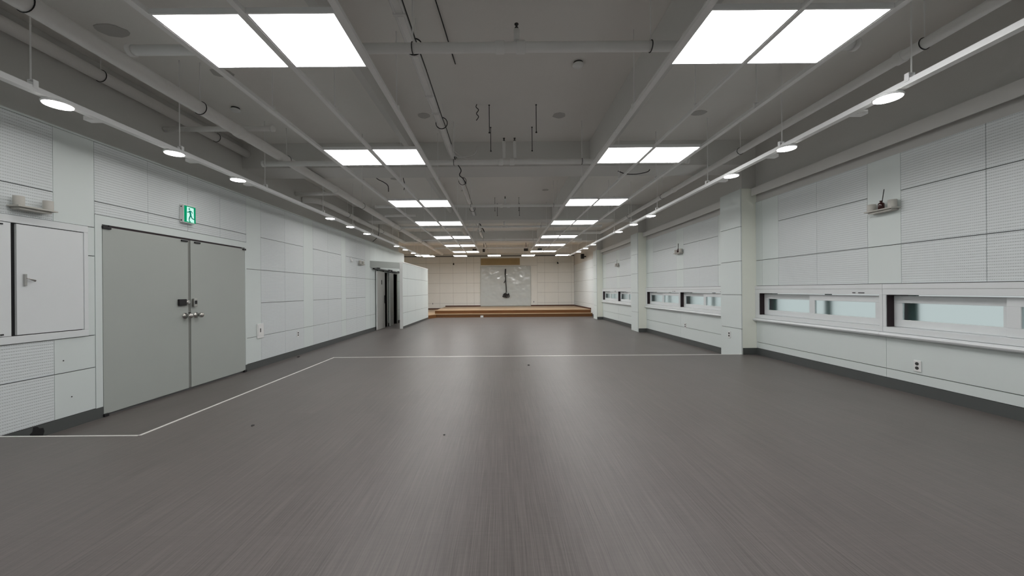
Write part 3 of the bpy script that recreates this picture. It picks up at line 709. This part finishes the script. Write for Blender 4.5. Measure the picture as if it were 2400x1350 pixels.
# threaded rods left from a projector
rods = [(-.162, 5.39, .41), (.522, 5.39, .41), (-.162, 6.13, .40), (.522, 6.13, .40), (-.18, 10.8, .39), (.52, 10.8, .39), (-.12, 11.55, .38), (.57, 11.55, .38)]
RL = ['left rod of the nearest pair', 'right rod of the nearest pair', 'left rod of the second pair', 'right rod of the second pair', 'left rod of the third pair', 'right rod of the third pair', 'left rod of the fourth pair', 'right rod of the fourth pair']
for i, (x, y, ln) in enumerate(rods):
    t = thing('threaded_rod', 'thin dark threaded rod hanging bare from the slab, ' + RL[i], 'rod', (x, y, ZC), 'bare threaded rods')
    MB().tube([(x, y, ZC + .004), (x, y, ZC - ln)], .0055, 8).build('rod', M['cable'], t)
    MB().lathe([(.013, -.014), (.013, 0)], (x, y, ZC - ln + .012), 6, smooth=False).build('nut', M['cable'], t)
    MB().lathe([(.012, -.010), (.012, 0.002)], (x, y, ZC), 6, smooth=False).build('anchor', M['cable'], t)

# smoke detectors
for (x, y, lab) in ((-3.88, 5.42, 'white round detector with dark rim on the slab at left'), (.93, 4.40, 'white round detector on the slab right of the conduits')):
    t = thing('smoke_detector', lab, 'detector', (x, y, ZC), 'ceiling detectors')
    MB().lathe([(.055, 0.001), (.055, -.02)], (x, y, ZC), 20).build('base_ring', M['dark'], t)
    MB().lathe([(.062, -.0205), (.066, -.03), (.060, -.045), (.035, -.058), (.0005, -.06)], (x, y, ZC), 24).build('cap', M['white'], t)

# loose cables
def cable(pts, r, label, m='cable', name='loose_cable'):
    c = Vector(pts[0]); t = thing(name, label, 'cable', tuple(c), 'loose cables on the ceiling')
    MB().tube(smooth_path(pts, 6), r, 7).build('sheath', M[m], t); return t
cable([(-.34, 5.35, ZC - .009), (-.35, 5.35, ZC - .05), (-.315, 5.35, ZC - .09), (-.345, 5.36, ZC - .14), (-.315, 5.35, ZC - .19), (-.35, 5.36, ZC - .24)], .006, 'short curly black wire dangling left of the nearest rods')
cable([(-2.95, 8.6, ZC - .009), (-2.86, 8.6, 3.98), (-2.75, 8.65, 3.93), (-2.66, 8.7, 3.86), (-2.65, 8.72, 3.72)], .009, 'black cable curving down behind the left panels of the second row')
cable([(-2.25, 8.5, ZC - .009), (-2.24, 8.5, 3.95), (-2.21, 8.5, 3.82), (-2.23, 8.5, 3.70)], .008, 'short black cable hanging beside the middle rail at left')
cable([(-.62, 3.0, ZC - .008), (-.60, 3.3, ZC - .012), (-.57, 3.75, ZC - .012), (-.55, 4.1, ZC - .01), (-.53, 4.4, ZC - .006)], .006, 'thin black cable stapled along the slab right of the conduits')
cable([(-.82, 6.2, 3.76), (-.6, 6.25, 3.62), (-.3, 6.3, 3.60), (.4, 6.35, 3.58), (1.0, 6.4, 3.60), (1.5, 6.5, 3.66)], .012, 'grey cable sagging across below the first beam', 'beam')
cable([(-.80, 6.02, 3.755), (-.72, 6.0, 3.56), (-.55, 6.0, 3.555), (-.42, 6.02, 3.60), (-.38, 6.02, 3.72)], .012, 'shiny grey flexible conduit looped on the second cross pipe', 'clear')
cable([(-.82, 6.55, 3.752), (-.79, 6.6, 3.66), (-.72, 6.7, 3.56), (-.76, 6.8, 3.50), (-.70, 6.9, 3.46), (-.66, 7.0, 3.40)], .009, 'tangled black cable end hanging below the first beam')
cable([(-.55, 7.75, ZC - .01), (-.50, 7.75, 4.0), (-.47, 7.75, 3.85), (-.45, 7.75, 3.78)], .007, 'thin black cable hanging just behind the first beam')
cable([(2.2, 6.95, 3.60), (2.35, 6.95, 3.545), (2.55, 6.95, 3.54), (2.75, 6.95, 3.58), (2.8, 6.95, 3.625)], .008, 'black cable looping under the first beam on the right side')
cable([(-.83, 12.6, 3.752), (-.74, 12.6, 3.66), (-.66, 12.6, 3.52), (-.60, 12.6, 3.42), (-.58, 12.6, 3.36)], .016, 'thick black cable end hanging below the second beam')
cable([(1.64, 8.6, 3.632), (1.6, 8.65, 3.5), (1.58, 8.65, 3.42)], .006, 'short dark wire beside the inner rail at right')
cable([(-4.1, 12.75, ZC - .012), (-4.2, 12.72, 3.75), (-4.22, 12.7, 3.3), (-4.40, 12.65, 3.075)], .009, 'thin dark cable dropping from the ceiling to the left wall top')
cable([(-.84, 13.6, 3.752), (-.7, 13.6, 3.6), (-.5, 13.6, 3.46), (-.2, 13.62, 3.455), (-.18, 13.62, 3.50), (-.5, 13.6, 3.51)], .010, 'pale cable loop below the second beam', 'beam')

# speakers and small devices by the stage
SPK = [(-1.47, 20.2, 3.58, 'black ceiling speaker above the stage, first from the left'), (-.98, 20.4, 3.58, 'small black ceiling speaker above the stage, second from the left'), (1.34, 20.2, 3.60, 'black ceiling speaker above the stage, third from the left'), (2.10, 20.2, 3.62, 'black ceiling speaker above the stage, rightmost')]
for (x, y, z, lab) in SPK:
    t = thing('speaker', lab, 'speaker', (x, y, z), 'black speakers above the stage')
    hw = .11 if 'small' not in lab else .06
    MB().box(x - hw, x + hw, y, y + .16, z - .08, z + .08).build('cabinet', M['black'], t, bevel=.008)
    MB().box(x - hw + .015, x + hw - .015, y - .006, y - .0005, z - .065, z + .065).build('grille', M['dark'], t)
    MB().tube([(x, y + .08, z + .08), (x, y + .08, ZC - .004)], .012, 8).build('bracket_pole', M['black'], t)
t = thing('speaker', 'black speaker on the right wall beside the stage', 'speaker', (4.5, 20.3, 3.2), 'black speakers above the stage')
MB().box(4.36, 4.52, 20.2, 20.4, 3.07, 3.33).build('cabinet', M['black'], t, bevel=.01)
MB().box(4.52, 4.639, 20.27, 20.33, 3.16, 3.22).build('wall_bracket', M['black'], t)
for (x, z, lab) in ((3.55, 3.10, 'small dark camera on the right part of the far wall'), (-3.06, 3.08, 'small dark camera on the left part of the far wall')):
    t = thing('camera', lab, 'camera', (x, YB, z), 'small wall cameras')
    MB().box(x - .05, x + .05, YB - .03, YB - .0005, z, z + .10).build('base_plate', M['back_panel'], t)
    MB().tube([(x, YB - .03, z + .05), (x + .01, YB - .10, z), (x + .02, YB - .18, z - .05)], [.02, .045, .045], 10).build('camera_body', M['black'], t)
for (x, z, lab) in ((2.04, .62, 'socket on the far wall right of the plastic sheet'), (-4.40, .55, 'socket low on the far wall at left')):
    t = thing('outlet', lab, 'outlet', (x, YB, z), 'double wall sockets')
    MB().box(x - .05, x + .05, YB - .014, YB - .0005, z - .07, z + .07).build('cover_plate', M['white'], t, bevel=.004)
    MB().box(x - .018, x + .018, YB - .018, YB - .0145, z - .05, z + .05).build('socket_hole', M['dark'], t)

# plastic sheet, ochre strip and hanging cable on the far wall
sh = thing('plastic_sheet', 'shiny creased plastic film hung on the far wall behind the stage', 'sheet', (.25, YB, 1.6))
nx, nz = 72, 56; vs = []; fs = []
for j in range(nz + 1):
    for i in range(nx + 1):
        u, v = i / nx, j / nz; x, z = -1.36 + 3.21 * u, .36 + 2.54 * v
        amp = .010 + .13 * max(0, (v - .70) / .30) * max(abs(u - .5) * 2 - .25, 0) + .02 * math.exp(-((u - .62) ** 2 + (v - .55) ** 2) * 14)
        n_ = noise.noise(Vector((x * 1.8, z * 3.2, 1.3))) + .5 * noise.noise(Vector((x * 5, z * 7, 4.1)))
        vs.append((x, YB - .05 - abs(amp) * n_, z))
for j in range(nz):
    for i in range(nx): a = j * (nx + 1) + i; fs.append((a, a + 1, a + nx + 2, a + nx + 1))
film = MB().add(vs, fs, 0, True).build('film', M['film'], sh)
sd_ = film.modifiers.new('thickness', 'SOLIDIFY'); sd_.thickness = .004
t = thing('adhesive_strip', 'faded ochre strip left on the far wall above the plastic sheet', 'strip', (-.1, YB, 3.2))
MB().box(-1.33, 1.17, YB - .008, YB - .0005, 2.98, 3.42).build('strip', M['ochre'], t)
t = thing('hanging_cable', 'black cable with a tangled end hanging over the plastic sheet', 'cable', (.25, YB - .1, 2.7))
MB().tube(smooth_path([(.25, YB - .13, 2.72), (.23, YB - .13, 2.4), (.25, YB - .13, 2.0), (.28, YB - .13, 1.6), (.29, YB - .13, 1.24)], 5), [.042] * 6 + [.032] * 15, 8).build('cable', M['cable'], t)
MB().tube([(.25, YB - .13, 2.05), (.14, YB - .13, 1.83)], .022, 6).build('cable_branch', M['cable'], t)
rr = random.Random(3); P = [(.28, YB - .14, 1.24)]
for k in range(16): P.append((.28 + rr.uniform(-.22, .24), YB - .14 - rr.uniform(0, .06), 1.03 + rr.uniform(-.13, .16)))
MB().tube(smooth_path(P, 4), .028, 6).build('tangle', M['cable'], t)
t = thing('small_box', 'small white box on the floor against the stage step', 'box', (-1.02, 18.8, 0))
MB().box(-1.09, -.95, 18.72, 18.85, .0005, .09).build('body', M['white'], t, bevel=.006)
MB().box(-1.075, -.965, 18.714, 18.7195, .03, .06).build('label_recess', M['frame'], t)

# ------------------------------------------------------------------ toilet screen partition, header, sliding doors
pt = thing('partition', 'free standing white screen wall in front of the toilet doors', 'partition', (-3.66, 15.8, 0))
B(-3.71, -3.625, 13.5, 18.08, 0.0005, 2.41).build('core', M['wall'], pt)
B(-3.725, -3.60, 13.48, 18.10, 2.411, 2.45).build('cap_trim', M['track'], pt)
B(-3.72, -3.612, 13.478, 13.4995, 0.0005, 2.41).build('end_trim', M['white'], pt)
B(-3.6249, -3.6222, 13.51, 18.07, .08, 2.40).build('backing', M['joint'], pt)
clad(pt, -3.606, -3.622, [(13.5, 14.1, 'f'), (14.1, 15.4, 'f'), (15.4, 16.7, 'f'), (16.7, 18.08, 'f')], [], [.08, .574, 1.18, 1.85, 2.41], gap=.004)
B(-3.620, -3.605, 13.5, 18.08, .001, .078).build('skirting', M['base'], pt)
hd = thing('header_panel', 'pale grey header spanning from the left wall to the white screen', 'header', (-4.0, 13, 2.3))
MB().prism([(-4.449, 12.5), (-3.715, 13.42), (-3.715, 13.50), (-4.449, 12.6)], 'z', 2.19, 2.41).build('board', M['door'], hd)
for i, (a, b, r0, r1) in enumerate(((13.0, 13.86, 12.72, 14.62), (14.50, 14.97, 14.75, 15.9))):
    lab = ['pale grey sliding door on a black rail beside the nearer toilet doorway', 'pale grey sliding door on a black rail between the two toilet doorways'][i]
    t = thing('sliding_door', lab, 'door', (XL + .06, (a + b) / 2, .01), 'toilet sliding doors')
    o = B(XL + .035, XL + .072, a, b, .012, 2.09).build('leaf', M['wdoor'], t)
    B(XL + .034, XL + .073, a - .008, a - .0005, .012, 2.09).build('edge_strip', M['white'], t)
    if i == 0:
        B(XL + .0725, XL + .085, a + .46, a + .50, 1.62, 1.78).build('name_plate', M['black'], t)
        MB().box(XL + .0725, XL + .10, b - .08, b - .05, .92, 1.22).build('pull_handle', M['black'], t, bevel=.006)
    MB().box(XL + .020, XL + .088, r0, r1, 2.135, 2.18).build('rail', M['black'], t)
    for y in (a + .25, r1 - .1): MB().box(XL + .001, XL + .09, y - .05, y + .05, 2.181, 2.215).build('rail_bracket', M['black'], t)
    for y in (a + .1, b - .1): B(XL + .045, XL + .062, y - .02, y + .02, 2.0905, 2.134).build('roller_hanger', M['black'], t)

# ------------------------------------------------------------------ crumbs on the floor
for i, (x, y, z, s, lab) in enumerate([(-2.26, 3.34, PLAT, .014, 'dark crumb on the raised floor in front of the double door'), (-.49, 3.09, PLAT, .010, 'tiny dark crumb on the floor left of the middle'),
                                      (.42, 5.92, PLAT, .020, 'dark crumb on the floor near the far metal strip'), (-4.30, 7.8, 0, .03, 'dark speck on the floor by the left baseboard')]):
    rnd = random.Random(i); m_ = MB()
    m_.lathe([(s * .7, 0), (s, s * .25), (s * .6, s * .55), (.0005, s * .6)], (x, y, z + .0005), 7, smooth=False)
    m_.v = [(vx + rnd.uniform(-.2, .2) * s, vy + rnd.uniform(-.3, .3) * s, vz) for vx, vy, vz in m_.v]
    o = m_.build('crumb', M['dark']); o['label'] = lab; o['category'] = 'crumb'; o['group'] = 'crumbs on the floor'

for o in bpy.data.objects:
    if '_o' in o: del o['_o']
